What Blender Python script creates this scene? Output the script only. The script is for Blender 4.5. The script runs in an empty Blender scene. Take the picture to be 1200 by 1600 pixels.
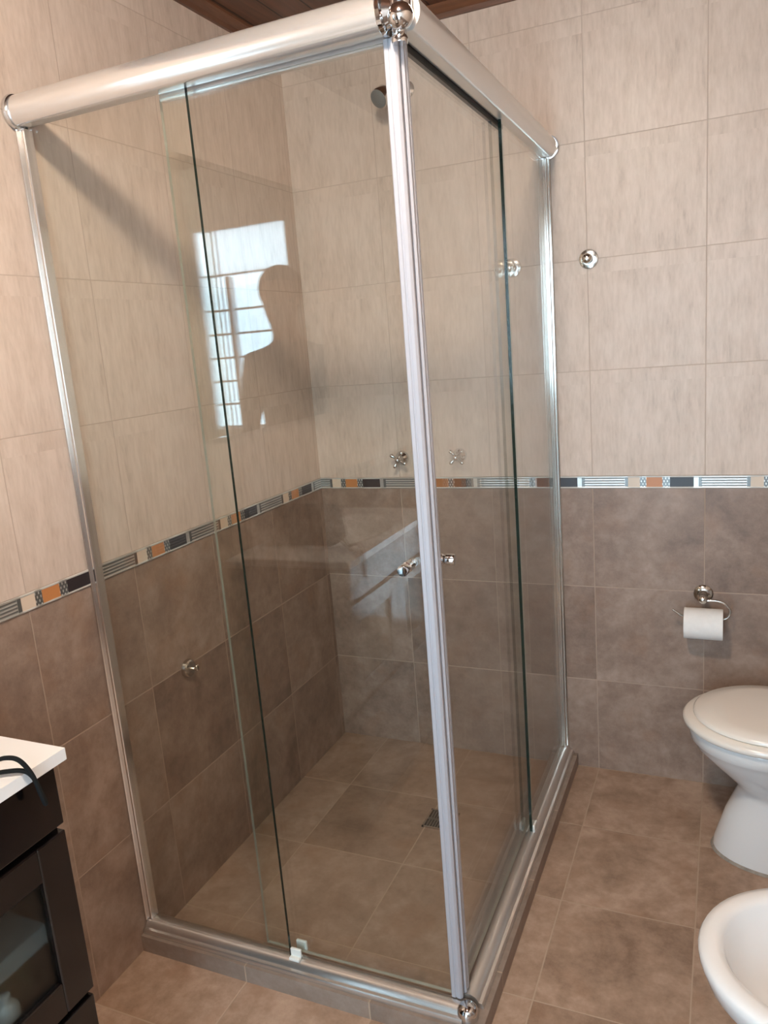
import bpy, bmesh, math, random
from mathutils import Vector, Matrix, Quaternion
PI = math.pi
SC = bpy.context.scene
COL = SC.collection
random.seed(4)

# ------------------------------------------------------------------ camera
# metres; x to the right from the left wall, d = distance from the back wall (Blender y = -d), z up
def V(x, d, z): return Vector((x, -d, z))
cam_data = bpy.data.cameras.new('camera')
cam = bpy.data.objects.new('camera', cam_data); COL.objects.link(cam)
cam_data.sensor_fit = 'VERTICAL'; cam_data.sensor_height = 36.0
cam_data.lens = 1212.94 / 1600 * 36.0
cam_data.clip_start = 0.02
fw = Vector((-0.40249929, 0.89137862, -0.20841901))
rt = Vector((0.91534532, 0.39481031, -0.07916921))
up = Vector((-0.01171624, 0.22264092, 0.97483011))
cam.matrix_world = Matrix(((rt.x, up.x, -fw.x, 1.3624), (rt.y, up.y, -fw.y, -2.4769),
                           (rt.z, up.z, -fw.z, 1.4734), (0, 0, 0, 1)))
SC.camera = cam
SC.view_settings.view_transform = 'Standard'
SC.view_settings.look = 'None'
SC.view_settings.gamma = 1.0
SC.view_settings.use_curve_mapping = False
SC.view_settings.exposure = 1.9
cy = SC.cycles
cy.max_bounces = 14; cy.diffuse_bounces = 6; cy.glossy_bounces = 8
cy.transmission_bounces = 8; cy.transparent_max_bounces = 40
cy.caustics_reflective = False; cy.caustics_refractive = False
cy.sample_clamp_indirect = 6.0
cy.use_denoising = True

# ------------------------------------------------------------------ daylight
SKY_STRENGTH = 4.0
LAMP_WATTS = 80.0
world = bpy.data.worlds.new('daylight'); SC.world = world
world.use_nodes = True
bg = world.node_tree.nodes['Background']
bg.inputs['Color'].default_value = (0.64, 0.84, 1.0, 1)
bg.inputs['Strength'].default_value = SKY_STRENGTH

ROOM_X, ROOM_D, ROOM_H = 1.95, 3.40, 2.45
WIN_X0, WIN_X1, WIN_Z0, WIN_Z1 = 0.69, 1.28, 1.08, 2.16
W2_X0, W2_X1 = 1.36, 1.88          # unseen window added beside the glazed door for more daylight
def portal(x0, x1, z0, z1):
    ld = bpy.data.lights.new('daylight_portal', 'AREA')
    ld.shape = 'RECTANGLE'; ld.size = x1 - x0; ld.size_y = z1 - z0
    ld.cycles.is_portal = True
    o = bpy.data.objects.new('daylight_portal', ld); COL.objects.link(o)
    o.location = V((x0 + x1) / 2, ROOM_D + 0.11, (z0 + z1) / 2)
    o.rotation_euler = (PI / 2, 0, 0)      # faces +y, into the room
portal(WIN_X0, WIN_X1, 0.05, WIN_Z1)
portal(W2_X0, W2_X1, WIN_Z0, WIN_Z1)  # daylight through the added window

# ------------------------------------------------------------------ node helpers
class NT:
    def __init__(s, name):
        s.m = bpy.data.materials.new(name); s.m.use_nodes = True
        s.t = s.m.node_tree; s.t.nodes.clear()
        s.out = s.t.nodes.new('ShaderNodeOutputMaterial')
    def n(s, typ, **kw):
        nd = s.t.nodes.new(typ)
        for k, v in kw.items(): setattr(nd, k, v)
        return nd
    def put(s, sock, v):
        if isinstance(v, bpy.types.NodeSocket): s.t.links.new(v, sock)
        elif v is not None: sock.default_value = v
    def math(s, op, a, b=None, c=None, clamp=False):
        nd = s.n('ShaderNodeMath', operation=op, use_clamp=clamp)
        s.put(nd.inputs[0], a)
        if b is not None: s.put(nd.inputs[1], b)
        if c is not None: s.put(nd.inputs[2], c)
        return nd.outputs[0]
    def rng(s, v, a, b, c=0.0, d=1.0, smooth=False):
        nd = s.n('ShaderNodeMapRange'); nd.clamp = True
        if smooth: nd.interpolation_type = 'SMOOTHSTEP'
        s.put(nd.inputs[0], v)
        for i, q in enumerate((a, b, c, d)): s.put(nd.inputs[i + 1], q)
        return nd.outputs[0]
    def mix(s, f, a, b, mode='MIX'):
        nd = s.n('ShaderNodeMix', data_type='RGBA', blend_type=mode)
        s.put(nd.inputs[0], f); s.put(nd.inputs[6], a); s.put(nd.inputs[7], b)
        return nd.outputs[2]
    def xyz(s, x, y, z):
        nd = s.n('ShaderNodeCombineXYZ')
        for i, q in enumerate((x, y, z)): s.put(nd.inputs[i], q)
        return nd.outputs[0]
    def noise(s, vec, scale, detail=4, rough=0.55, dist=0.0):
        nd = s.n('ShaderNodeTexNoise'); s.put(nd.inputs['Vector'], vec)
        nd.inputs['Scale'].default_value = scale; nd.inputs['Detail'].default_value = detail
        nd.inputs['Roughness'].default_value = rough; nd.inputs['Distortion'].default_value = dist
        return nd.outputs[0]
    def ramp(s, f, stops, const=False):
        nd = s.n('ShaderNodeValToRGB'); s.put(nd.inputs[0], f)
        cr = nd.color_ramp
        if const: cr.interpolation = 'CONSTANT'
        while len(cr.elements) < len(stops): cr.elements.new(0.5)
        for e, (p, c) in zip(cr.elements, stops): e.position = p; e.color = (*c, 1)
        return nd.outputs[0]
    def pos(s):
        g = s.n('ShaderNodeNewGeometry'); sp = s.n('ShaderNodeSeparateXYZ')
        s.t.links.new(g.outputs['Position'], sp.inputs[0])
        return sp.outputs
    def bsdf(s, color, rough=0.5, metal=0.0, spec=0.5, bump=None, strength=0.3, dist=0.002, coat=0.0, **kw):
        b = s.n('ShaderNodeBsdfPrincipled')
        if isinstance(color, tuple) and len(color) == 3: color = (*color, 1)
        s.put(b.inputs['Base Color'], color); s.put(b.inputs['Roughness'], rough)
        s.put(b.inputs['Metallic'], metal); s.put(b.inputs['Specular IOR Level'], spec)
        s.put(b.inputs['Coat Weight'], coat); b.inputs['Coat Roughness'].default_value = 0.08
        for k, v in kw.items(): s.put(b.inputs[k.replace('_', ' ')], v)
        if bump is not None:
            bp = s.n('ShaderNodeBump'); bp.inputs['Strength'].default_value = strength
            bp.inputs['Distance'].default_value = dist
            s.put(bp.inputs['Height'], bump); s.t.links.new(bp.outputs[0], b.inputs['Normal'])
        s.t.links.new(b.outputs[0], s.out.inputs['Surface'])
        return s.m

def joint(nt, u, u0, p, w):
    """0 in the grout joint, 1 on the tile; and the number of the tile"""
    k = nt.math('DIVIDE', nt.math('SUBTRACT', u, u0), p)
    fr = nt.math('FRACT', k)
    d = nt.math('MULTIPLY', nt.math('MINIMUM', fr, nt.math('SUBTRACT', 1.0, fr)), p)
    return nt.rng(d, w * 0.5 - 0.0004, w * 0.5 + 0.0008), nt.math('FLOOR', k)

def cell_rand(nt, a, b):
    wn = nt.n('ShaderNodeTexWhiteNoise', noise_dimensions='3D')
    nt.put(wn.inputs['Vector'], nt.xyz(a, b, 3.7))
    return wn.outputs['Value'], wn.outputs['Color']

def shifted(nt, vec, rcol, amount=9.0):
    sc = nt.n('ShaderNodeVectorMath', operation='SCALE'); nt.put(sc.inputs[0], rcol); sc.inputs[3].default_value = amount
    ad = nt.n('ShaderNodeVectorMath', operation='ADD'); nt.put(ad.inputs[0], vec); nt.put(ad.inputs[1], sc.outputs[0])
    return ad.outputs[0]

ZB, ZT, ROW = 0.981, 1.0196, 0.329      # the decorative border lies between ZB and ZT
def brown_color(nt, vec, rv, lo, mid, hi):
    n1 = nt.noise(vec, 5.5, 5, 0.6, 0.6)
    n2 = nt.noise(vec, 26, 8, 0.72)
    f = nt.math('ADD', nt.math('MULTIPLY', n1, 0.56), nt.math('MULTIPLY', n2, 0.44))
    f = nt.math('ADD', f, nt.math('MULTIPLY', nt.math('SUBTRACT', rv, 0.5), 0.10))
    c = nt.ramp(f, [(0.34, lo), (0.5, mid), (0.66, hi)])
    rust = nt.rng(nt.noise(vec, 9, 3, 0.5), 0.56, 0.74)
    return nt.mix(nt.math('MULTIPLY', rust, 0.35), c, (0.30, 0.16, 0.09, 1)), n2

def wall_material(name, axis, u0):
    nt = NT(name); P = nt.pos()
    u = P[0] if axis == 'x' else nt.math('MULTIPLY', P[1], -1.0)
    z = P[2]
    ju, cu = joint(nt, u, u0, 0.33, 0.0022)
    # brown tiles below, beige tiles above
    jb, cb = joint(nt, z, ZB, 0.3275, 0.0028)
    jt, ct = joint(nt, z, ZT, ROW, 0.0018)
    is_top = nt.math('GREATER_THAN', z, ZB + 0.01)
    jz = nt.math('ADD', nt.math('MULTIPLY', jt, is_top), nt.math('MULTIPLY', jb, nt.math('SUBTRACT', 1.0, is_top)))
    cz = nt.math('ADD', nt.math('MULTIPLY', nt.math('ADD', ct, 40.0), is_top), cb)
    tile = nt.math('MINIMUM', ju, jz)
    rv, rc = cell_rand(nt, cu, cz)
    base = shifted(nt, nt.xyz(P[0], P[1], z), rc)
    brown, n2 = brown_color(nt, base, rv, (0.185, 0.122, 0.092), (0.290, 0.201, 0.154), (0.405, 0.298, 0.238))
    st = nt.n('ShaderNodeVectorMath', operation='MULTIPLY'); nt.put(st.inputs[0], base); st.inputs[1].default_value = (1, 1, 0.2)
    s1 = nt.noise(st.outputs[0], 34, 5, 0.6, 0.25)
    s2 = nt.noise(st.outputs[0], 120, 4, 0.6)
    s3 = nt.noise(base, 7, 4, 0.6)
    sf = nt.math('ADD', nt.math('ADD', nt.math('MULTIPLY', s1, 0.4), nt.math('MULTIPLY', s2, 0.35)), nt.math('MULTIPLY', s3, 0.25))
    beige = nt.ramp(sf, [(0.32, (0.465, 0.360, 0.292)), (0.44, (0.602, 0.483, 0.400)), (0.58, (0.685, 0.562, 0.478))])
    streak = nt.rng(nt.noise(st.outputs[0], 75, 3, 0.7), 0.62, 0.80)
    beige = nt.mix(nt.math('MULTIPLY', streak, 0.30), beige, (0.40, 0.33, 0.27, 1))
    c = nt.mix(is_top, brown, beige)
    grout = nt.mix(is_top, (0.42, 0.31, 0.24, 1), (0.53, 0.415, 0.34, 1))
    c = nt.mix(tile, grout, c)
    rough = nt.math('ADD', nt.math('MULTIPLY', n2, 0.25), 0.28)
    rough = nt.mix(tile, (0.8, 0.8, 0.8, 1), nt.xyz(rough, rough, rough))
    h = nt.math('ADD', tile, nt.math('MULTIPLY', n2, 0.10))
    return nt.bsdf(c, rough, spec=0.45, bump=h, strength=0.35, dist=0.0015)

def floor_material(name, u0, up_, v0, vp, lo, mid, hi):
    nt = NT(name); P = nt.pos()
    d = nt.math('MULTIPLY', P[1], -1.0)
    ju, cu = joint(nt, P[0], u0, up_, 0.003); jv, cv = joint(nt, d, v0, vp, 0.003)
    tile = nt.math('MINIMUM', ju, jv)
    rv, rc = cell_rand(nt, cu, cv)
    base = shifted(nt, nt.xyz(P[0], P[1], P[2]), rc)
    c, n2 = brown_color(nt, base, rv, lo, mid, hi)
    c = nt.mix(tile, (0.46, 0.34, 0.25, 1), c)
    r = nt.math('ADD', nt.math('MULTIPLY', n2, 0.25), 0.30)
    h = nt.math('ADD', tile, nt.math('MULTIPLY', n2, 0.12))
    return nt.bsdf(c, r, spec=0.45, bump=h, strength=0.35, dist=0.0015)

def border_material(name, axis, u0, p):
    nt = NT(name); P = nt.pos()
    u = P[0] if axis == 'x' else P[1]
    t = nt.math('FRACT', nt.math('DIVIDE', nt.math('SUBTRACT', u, u0), p))
    zf = nt.math('DIVIDE', nt.math('SUBTRACT', P[2], ZB), ZT - ZB)
    silver, dkmet = (0.62, 0.60, 0.57), (0.20, 0.20, 0.195)
    c = nt.ramp(t, [(0.0, silver), (0.018, dkmet), (0.045, silver), (0.40, dkmet), (0.428, (0.70, 0.57, 0.45)),
                    (0.53, dkmet), (0.585, (0.55, 0.22, 0.075)), (0.72, dkmet), (0.785, (0.028, 0.020, 0.022)),
                    (0.978, silver)], const=True)
    met = nt.ramp(t, [(0.0, (.9,) * 3), (0.428, (0,) * 3), (0.53, (.9,) * 3), (0.585, (0,) * 3), (0.72, (.9,) * 3),
                      (0.785, (.0,) * 3), (0.978, (.9,) * 3)], const=True)
    # engraved stripes of the metal field
    stripe = nt.math('SINE', nt.math('MULTIPLY', zf, 2 * PI * 5))
    in_str = nt.math('MULTIPLY', nt.math('GREATER_THAN', t, 0.045), nt.math('LESS_THAN', t, 0.40))
    sm = nt.math('MULTIPLY', in_str, nt.rng(stripe, -0.2, 0.5))
    c = nt.mix(nt.math('MULTIPLY', sm, 0.75), c, (0.14, 0.14, 0.14, 1))
    # small raised dots between the squares
    dd = nt.math('MULTIPLY', nt.math('SINE', nt.math('MULTIPLY', u, 2 * PI / 0.0095)),
                 nt.math('SINE', nt.math('MULTIPLY', zf, 2 * PI * 2.2)))
    z1 = nt.math('MULTIPLY', nt.math('GREATER_THAN', t, 0.53), nt.math('LESS_THAN', t, 0.585))
    z2 = nt.math('MULTIPLY', nt.math('GREATER_THAN', t, 0.72), nt.math('LESS_THAN', t, 0.785))
    dots = nt.math('MULTIPLY', nt.math('ADD', z1, z2), nt.rng(dd, 0.3, 0.6))
    c = nt.mix(dots, c, (0.72, 0.70, 0.66, 1))
    # silver edge bands
    e = nt.math('MINIMUM', zf, nt.math('SUBTRACT', 1.0, zf))
    em = nt.math('SUBTRACT', 1.0, nt.rng(e, 0.10, 0.13))
    c = nt.mix(em, c, (0.58, 0.55, 0.51, 1))
    h = nt.math('ADD', nt.math('MULTIPLY', nt.math('MULTIPLY', in_str, stripe), 0.5), nt.math('ADD', dots, em))
    return nt.bsdf(c, 0.34, metal=nt.math('MULTIPLY', met, 0.8), bump=h, strength=0.5, dist=0.0012)

def plain(name, color, rough=0.5, metal=0.0, spec=0.5, var=0.06, scale=14, bump=0.0, coat=0.0):
    nt = NT(name)
    tc = nt.n('ShaderNodeTexCoord')
    f = nt.noise(tc.outputs['Object'], scale, 5, 0.6)
    lo = tuple(max(0, q * (1 - var)) for q in color); hi = tuple(min(1, q * (1 + var)) for q in color)
    c = nt.ramp(f, [(0.3, lo), (0.7, hi)])
    return nt.bsdf(c, rough, metal, spec, bump=f if bump else None, strength=bump, dist=0.001, coat=coat)

def brushed(name, color, rough, metal=0.9, axis=0, var=0.05):
    nt = NT(name); tc = nt.n('ShaderNodeTexCoord')
    mp = nt.n('ShaderNodeVectorMath', operation='MULTIPLY'); nt.put(mp.inputs[0], tc.outputs['Object'])
    s = [260.0] * 3; s[axis] = 3.0; mp.inputs[1].default_value = s
    f = nt.noise(mp.outputs[0], 1.0, 3, 0.5)
    c = nt.ramp(f, [(0.2, tuple(q * (1 - var) for q in color)), (0.8, tuple(min(1, q * (1 + var)) for q in color))])
    r = nt.rng(f, 0.2, 0.8, rough * 0.94, rough * 1.06)
    return nt.bsdf(c, r, metal)

def glass_material(name, tint):
    """clear pane: each face lets light straight through with a faint tint and mirrors by Fresnel"""
    nt = NT(name)
    tr = nt.n('ShaderNodeBsdfTransparent'); tr.inputs[0].default_value = (*tint, 1)
    gl = nt.n('ShaderNodeBsdfGlossy'); gl.inputs['Roughness'].default_value = 0.0
    gl.inputs['Color'].default_value = (1, 1, 1, 1)
    geo = nt.n('ShaderNodeNewGeometry'); fr = nt.n('ShaderNodeFresnel')
    nt.put(fr.inputs['IOR'], nt.rng(geo.outputs['Backfacing'], 0, 1, 1.52, 1 / 1.52))
    mx = nt.n('ShaderNodeMixShader'); nt.put(mx.inputs[0], fr.outputs[0])
    nt.t.links.new(tr.outputs[0], mx.inputs[1]); nt.t.links.new(gl.outputs[0], mx.inputs[2])
    nt.t.links.new(mx.outputs[0], nt.out.inputs['Surface'])
    return nt.m

def wood_material(name, dark, light, axis, board=None, rough=0.35):
    nt = NT(name); P = nt.pos()
    v = nt.xyz(P[0], P[1], P[2])
    mp = nt.n('ShaderNodeVectorMath', operation='MULTIPLY'); nt.put(mp.inputs[0], v)
    s = [14.0] * 3; s[axis] = 1.1; mp.inputs[1].default_value = s
    f = nt.noise(mp.outputs[0], 2.0, 6, 0.65, 1.2)
    c = nt.ramp(f, [(0.3, dark), (0.7, light)])
    h = f
    if board:
        ju, cu = joint(nt, P[0], 0.04, board, 0.005)
        rv, rc = cell_rand(nt, cu, 1.0)
        c = nt.mix(nt.rng(rv, 0, 1, 0.0, 0.35), c, (*dark, 1))
        c = nt.mix(ju, (0.02, 0.01, 0.006, 1), c)
        h = nt.math('ADD', nt.math('MULTIPLY', f, 0.1), ju)
    return nt.bsdf(c, rough, bump=h, strength=0.4, dist=0.003)

M = {}
M['wall_back'] = wall_material('tiled back wall', 'x', 0.3155)
M['wall_left'] = wall_material('tiled left wall', 'y', 0.352)
M['floor'] = floor_material('brown floor tile', 0.3155, 0.33, 0.002, 0.3395, (0.235, 0.152, 0.104), (0.385, 0.262, 0.188), (0.53, 0.385, 0.295))
M['shower_floor'] = floor_material('brown shower tile', 0.182, 0.333, -0.007, 0.3385, (0.250, 0.170, 0.124), (0.355, 0.252, 0.190), (0.47, 0.35, 0.275))
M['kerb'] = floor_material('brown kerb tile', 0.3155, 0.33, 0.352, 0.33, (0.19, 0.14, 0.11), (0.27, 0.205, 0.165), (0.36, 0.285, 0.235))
M['border_back'] = border_material('border back', 'x', 0.246, 0.345)
M['border_left'] = border_material('border left', 'y', -1.155, 0.361)
M['ceiling'] = wood_material('red brown boards', (0.085, 0.034, 0.018), (0.17, 0.072, 0.038), 1, 0.10)
M['mould_x'] = wood_material('wood moulding', (0.10, 0.04, 0.02), (0.20, 0.085, 0.042), 0)
M['mould_y'] = wood_material('wood moulding side', (0.10, 0.04, 0.02), (0.20, 0.085, 0.042), 1)
M['glass'] = glass_material('shower glass', (0.979, 0.988, 0.970))
M['glass_edge'] = plain('glass edge', (0.008, 0.018, 0.013), 0.15, var=0.1)
M['glass_edge_soft'] = plain('pale glass edge', (0.34, 0.34, 0.29), 0.15, var=0.1)
M['alu_x'] = plain('satin aluminium x', (0.82, 0.80, 0.78), 0.24, 0.75, var=0.0)
M['alu_y'] = plain('satin aluminium y', (0.82, 0.79, 0.76), 0.30, 0.65, var=0.0)
M['sill_x'] = plain('threshold aluminium x', (0.66, 0.62, 0.58), 0.26, 0.85, var=0.0)
M['sill_y'] = plain('threshold aluminium y', (0.66, 0.62, 0.58), 0.32, 0.8, var=0.0)
M['alu_z'] = plain('pale aluminium', (0.50, 0.50, 0.545), 0.34, 0.3, var=0.0)
M['alu_pale'] = plain('polished aluminium', (0.84, 0.82, 0.80), 0.14, 1.0, var=0.0)
M['chrome'] = plain('chrome', (0.72, 0.72, 0.72), 0.07, 1.0, var=0.03)
M['nickel'] = plain('nickel', (0.60, 0.57, 0.53), 0.16, 1.0, var=0.04)
M['grey_plastic'] = plain('grey nozzle plate', (0.19, 0.20, 0.20), 0.45, var=0.05)
M['white_plastic'] = plain('white plastic', (0.78, 0.80, 0.76), 0.4, var=0.03)
M['black_gasket'] = plain('black gasket', (0.012, 0.012, 0.011), 0.6)
M['ceramic'] = plain('white ceramic', (0.80, 0.80, 0.80), 0.10, var=0.015, scale=6, coat=0.4)
M['seat'] = plain('ivory seat', (0.86, 0.80, 0.73), 0.20, var=0.015, scale=6, coat=0.3)
M['grime'] = plain('grey sealant', (0.30, 0.26, 0.22), 0.7, var=0.3, scale=40)
M['paper'] = plain('toilet paper', (0.83, 0.81, 0.79), 0.95, spec=0.1, var=0.03, scale=60, bump=0.2)
M['card'] = plain('cardboard', (0.42, 0.31, 0.20), 0.9)
M['wenge'] = plain('dark wenge', (0.006, 0.0038, 0.0036), 0.14, spec=0.7, var=0.3, scale=30)
nt = NT('rippled cabinet glass')
rf = nt.n('ShaderNodeBsdfRefraction'); rf.inputs['Color'].default_value = (0.88, 0.95, 0.95, 1); rf.inputs['Roughness'].default_value = 0.30; rf.inputs['IOR'].default_value = 1.02
tp = nt.n('ShaderNodeBsdfTransparent'); tp.inputs[0].default_value = (0.92, 0.96, 0.95, 1)
gl = nt.n('ShaderNodeBsdfGlossy'); gl.inputs['Roughness'].default_value = 0.08
m1 = nt.n('ShaderNodeMixShader'); m1.inputs[0].default_value = 0.45; m2 = nt.n('ShaderNodeMixShader'); m2.inputs[0].default_value = 0.05
for a, b in ((rf.outputs[0], m1.inputs[1]), (tp.outputs[0], m1.inputs[2]), (m1.outputs[0], m2.inputs[1]), (gl.outputs[0], m2.inputs[2]), (m2.outputs[0], nt.out.inputs['Surface'])): nt.t.links.new(a, b)
M['dark_glass'] = nt.m
M['strap'] = plain('black green strap', (0.008, 0.009, 0.009), 0.85, spec=0.2, bump=0.3, scale=200)
M['bag'] = plain('black fabric', (0.02, 0.02, 0.022), 0.85, bump=0.4, scale=300)
M['paint'] = plain('white paint', (0.78, 0.77, 0.74), 0.6, var=0.03)
M['pvc'] = plain('white window paint', (0.80, 0.81, 0.82), 0.35, var=0.02)
M['skin'] = plain('skin', (0.45, 0.27, 0.19), 0.5, var=0.08)
M['hair'] = plain('dark hair', (0.02, 0.014, 0.010), 0.6, var=0.3, scale=120, bump=0.4)
M['shirt'] = plain('dark shirt', (0.035, 0.030, 0.030), 0.9, var=0.2, scale=60, bump=0.2)
M['trousers'] = plain('dark trousers', (0.022, 0.024, 0.032), 0.9, var=0.2, scale=60, bump=0.2)
M['louvre'] = glass_material('louvre glass', (0.93, 0.97, 0.98))
nt = NT('frosted glass'); tl = nt.n('ShaderNodeBsdfTranslucent'); tl.inputs[0].default_value = (0.9, 0.9, 0.9, 1)
tp = nt.n('ShaderNodeBsdfTransparent'); mx = nt.n('ShaderNodeMixShader'); mx.inputs[0].default_value = 0.35
nt.t.links.new(tl.outputs[0], mx.inputs[1]); nt.t.links.new(tp.outputs[0], mx.inputs[2]); nt.t.links.new(mx.outputs[0], nt.out.inputs['Surface']); M['frosted'] = nt.m
nt = NT('mirror glass'); M['mirror'] = nt.bsdf((0.86, 0.88, 0.87), 0.0, 1.0)
nt = NT('lamp globe'); em = nt.n('ShaderNodeEmission'); em.inputs[0].default_value = (1.0, 0.855, 0.70, 1)
em.inputs[1].default_value = LAMP_WATTS; nt.t.links.new(em.outputs[0], nt.out.inputs['Surface']); M['lamp'] = nt.m

# ------------------------------------------------------------------ mesh helpers (world coordinates)
def box(bm, x0, x1, d0, d1, z0, z1, bevel=0.0, seg=2, mi=0):
    r = bmesh.ops.create_cube(bm, size=1.0)
    c = V((x0 + x1) / 2, (d0 + d1) / 2, (z0 + z1) / 2)
    for v in r['verts']:
        v.co = Vector((v.co.x * abs(x1 - x0), v.co.y * abs(d1 - d0), v.co.z * abs(z1 - z0))) + c
    fs = {f for v in r['verts'] for f in v.link_faces}
    for f in fs: f.material_index = mi
    if bevel:
        es = list({e for v in r['verts'] for e in v.link_edges})
        o = bmesh.ops.bevel(bm, geom=es, offset=bevel, segments=seg, affect='EDGES', profile=0.5)
        for f in o['faces']: f.material_index = mi
    return bm

def frame_of(t):
    t = t.normalized()
    a = Vector((0, 0, 1)) if abs(t.z) < 0.9 else Vector((1, 0, 0))
    n = t.cross(a).normalized(); return n, t.cross(n).normalized()

def rings(bm, loops, cap0=True, cap1=True, closed=False, mi=0):
    vs = [[bm.verts.new(p) for p in lp] for lp in loops]
    n = len(vs[0]); R = range(len(vs) if closed else len(vs) - 1)
    for i in R:
        a, b = vs[i], vs[(i + 1) % len(vs)]
        for j in range(n):
            f = bm.faces.new((a[j], a[(j + 1) % n], b[(j + 1) % n], b[j])); f.smooth = True; f.material_index = mi
    if not closed:
        if cap0: f = bm.faces.new(vs[0][::-1]); f.material_index = mi
        if cap1: f = bm.faces.new(vs[-1]); f.material_index = mi
    return bm

def lathe(bm, origin, axis, prof, n=32, mi=0, caps=True):
    """prof: list of (distance along axis, radius)"""
    axis = axis.normalized(); a, b = frame_of(axis)
    lp = [[origin + axis * h + (a * math.cos(2 * PI * j / n) + b * math.sin(2 * PI * j / n)) * max(r, 1e-4) for j in range(n)] for h, r in prof]
    return rings(bm, lp, caps, caps, mi=mi)

def smooth_path(pts, k=8):
    out = []
    P = [pts[0]] + list(pts) + [pts[-1]]
    for i in range(1, len(P) - 2):
        for s in range(k):
            t = s / k; a, b, c, d = P[i - 1], P[i], P[i + 1], P[i + 2]
            out.append(0.5 * ((2 * b) + (c - a) * t + (2 * a - 5 * b + 4 * c - d) * t * t + (3 * b - a - 3 * c + d) * t ** 3))
    out.append(P[-2].copy()); return out

def tube(bm, pts, r, n=12, flat=None, mi=0):
    """flat = (direction, factor): thins the section along that direction"""
    lp = []; prev = None
    for i, p in enumerate(pts):
        t = (pts[min(i + 1, len(pts) - 1)] - pts[max(i - 1, 0)]).normalized()
        if prev is None: a, b = frame_of(t)
        else:
            a = (prev - t * prev.dot(t)).normalized(); b = t.cross(a)
        prev = a
        rr = r[i] if isinstance(r, (list, tuple)) else r
        ring = []
        for j in range(n):
            o = (a * math.cos(2 * PI * j / n) + b * math.sin(2 * PI * j / n)) * rr
            if flat: o -= flat[0] * o.dot(flat[0]) * (1 - flat[1])
            ring.append(p + o)
        lp.append(ring)
    return rings(bm, lp, mi=mi)

def extrude(bm, section, p0, p1, mi=0, smooth=False):
    """section: closed list of Vector offsets; swept from p0 to p1"""
    a = [bm.verts.new(p0 + s) for s in section]; b = [bm.verts.new(p1 + s) for s in section]
    n = len(a)
    for j in range(n):
        f = bm.faces.new((a[j], a[(j + 1) % n], b[(j + 1) % n], b[j])); f.smooth = smooth; f.material_index = mi
    bm.faces.new(a[::-1]).material_index = mi; bm.faces.new(b).material_index = mi
    return bm

def sphere(bm, c, r, sx=1, sy=1, sz=1, n=24):
    o = bmesh.ops.create_uvsphere(bm, u_segments=n, v_segments=n // 2, radius=r)
    for v in o['verts']:
        v.co = Vector((v.co.x * sx, v.co.y * sy, v.co.z * sz)) + c
        for f in v.link_faces: f.smooth = True
    return bm

def world_loc(o):
    p = Vector((0, 0, 0))
    while o: p += o.location; o = o.parent
    return p

def obj(name, bm, mats, parent=None, base=None, smooth_angle=None):
    """one linked mesh object whose origin sits at its own centre (or at base)"""
    bmesh.ops.recalc_face_normals(bm, faces=bm.faces)
    cs = [v.co for v in bm.verts]
    lo = Vector([min(c[i] for c in cs) for i in range(3)]); hi = Vector([max(c[i] for c in cs) for i in range(3)])
    c = base or (lo + hi) / 2
    bmesh.ops.translate(bm, verts=bm.verts, vec=-c)
    me = bpy.data.meshes.new(name); bm.to_mesh(me); bm.free()
    for m in (mats if isinstance(mats, (list, tuple)) else [mats]): me.materials.append(m)
    if smooth_angle:
        me.shade_smooth(); me.set_sharp_from_angle(angle=smooth_angle)
    o = bpy.data.objects.new(name, me); COL.objects.link(o)
    o.location = c - (world_loc(parent) if parent else Vector((0, 0, 0)))
    if parent: o.parent = parent
    return o

def tag(o, label, cat, group=None):
    o['label'] = label; o['category'] = cat
    if group: o['group'] = group
    return o

def thing(name, label, cat, loc, group=None):
    o = bpy.data.objects.new(name, None); COL.objects.link(o); o.location = loc
    o.empty_display_size = 0.05
    return tag(o, label, cat, group)

def struct(name, bm, mats, parent=None, label=None, **kw):
    o = obj(name, bm, mats, parent, **kw)
    if not parent: o['kind'] = 'structure'
    if label: o['label'] = label
    return o
B = bmesh.new

# ------------------------------------------------------------------ the room
T = 0.10
KX, KD = 0.905, 1.187       # outer faces of the shower kerb
bm = B()
box(bm, KX, ROOM_X + T, -T, ROOM_D + T, -0.08, 0.0)
box(bm, -T, KX, KD, ROOM_D + T, -0.08, 0.0)
struct('floor', bm, M['floor'], label='brown tiled bathroom floor with pale grout lines')
struct('floor_shower', box(B(), -T, KX, -T, KD, -0.08, 0.0), M['shower_floor'], label='brown tiled floor inside the glass shower')
struct('wall_back', box(B(), -T, ROOM_X + T, -T, 0.0, 0.0, ROOM_H), M['wall_back'], label='back wall, beige tiles over brown tiles')
struct('wall_left', box(B(), -T, 0.0, 0.0, ROOM_D, 0.0, ROOM_H), M['wall_left'], label='left wall, beige tiles over brown tiles')
struct('wall_right', box(B(), ROOM_X, ROOM_X + T, 0.0, ROOM_D, 0.0, ROOM_H), M['wall_left'])
bm = B(); d0, d1 = ROOM_D, ROOM_D + 0.12
box(bm, -T, WIN_X0, d0, d1, 0, ROOM_H); box(bm, W2_X1, ROOM_X + T, d0, d1, 0, ROOM_H)
box(bm, WIN_X1, W2_X0, d0, d1, 0, ROOM_H)
box(bm, WIN_X0, WIN_X1, d0, d1, WIN_Z1, ROOM_H); box(bm, W2_X0, W2_X1, d0, d1, WIN_Z1, ROOM_H); box(bm, W2_X0, W2_X1, d0, d1, 0, WIN_Z0)
struct('wall_front', bm, M['paint'])
struct('ceiling', box(B(), -T, ROOM_X + T, -T, ROOM_D + 0.12, ROOM_H, ROOM_H + 0.06), M['ceiling'], label='ceiling of reddish brown wooden boards')
bm = B(); box(bm, 0.0, ROOM_X, 0.0, 0.0035, ZB, ZT, 0.001, 1)
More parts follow.
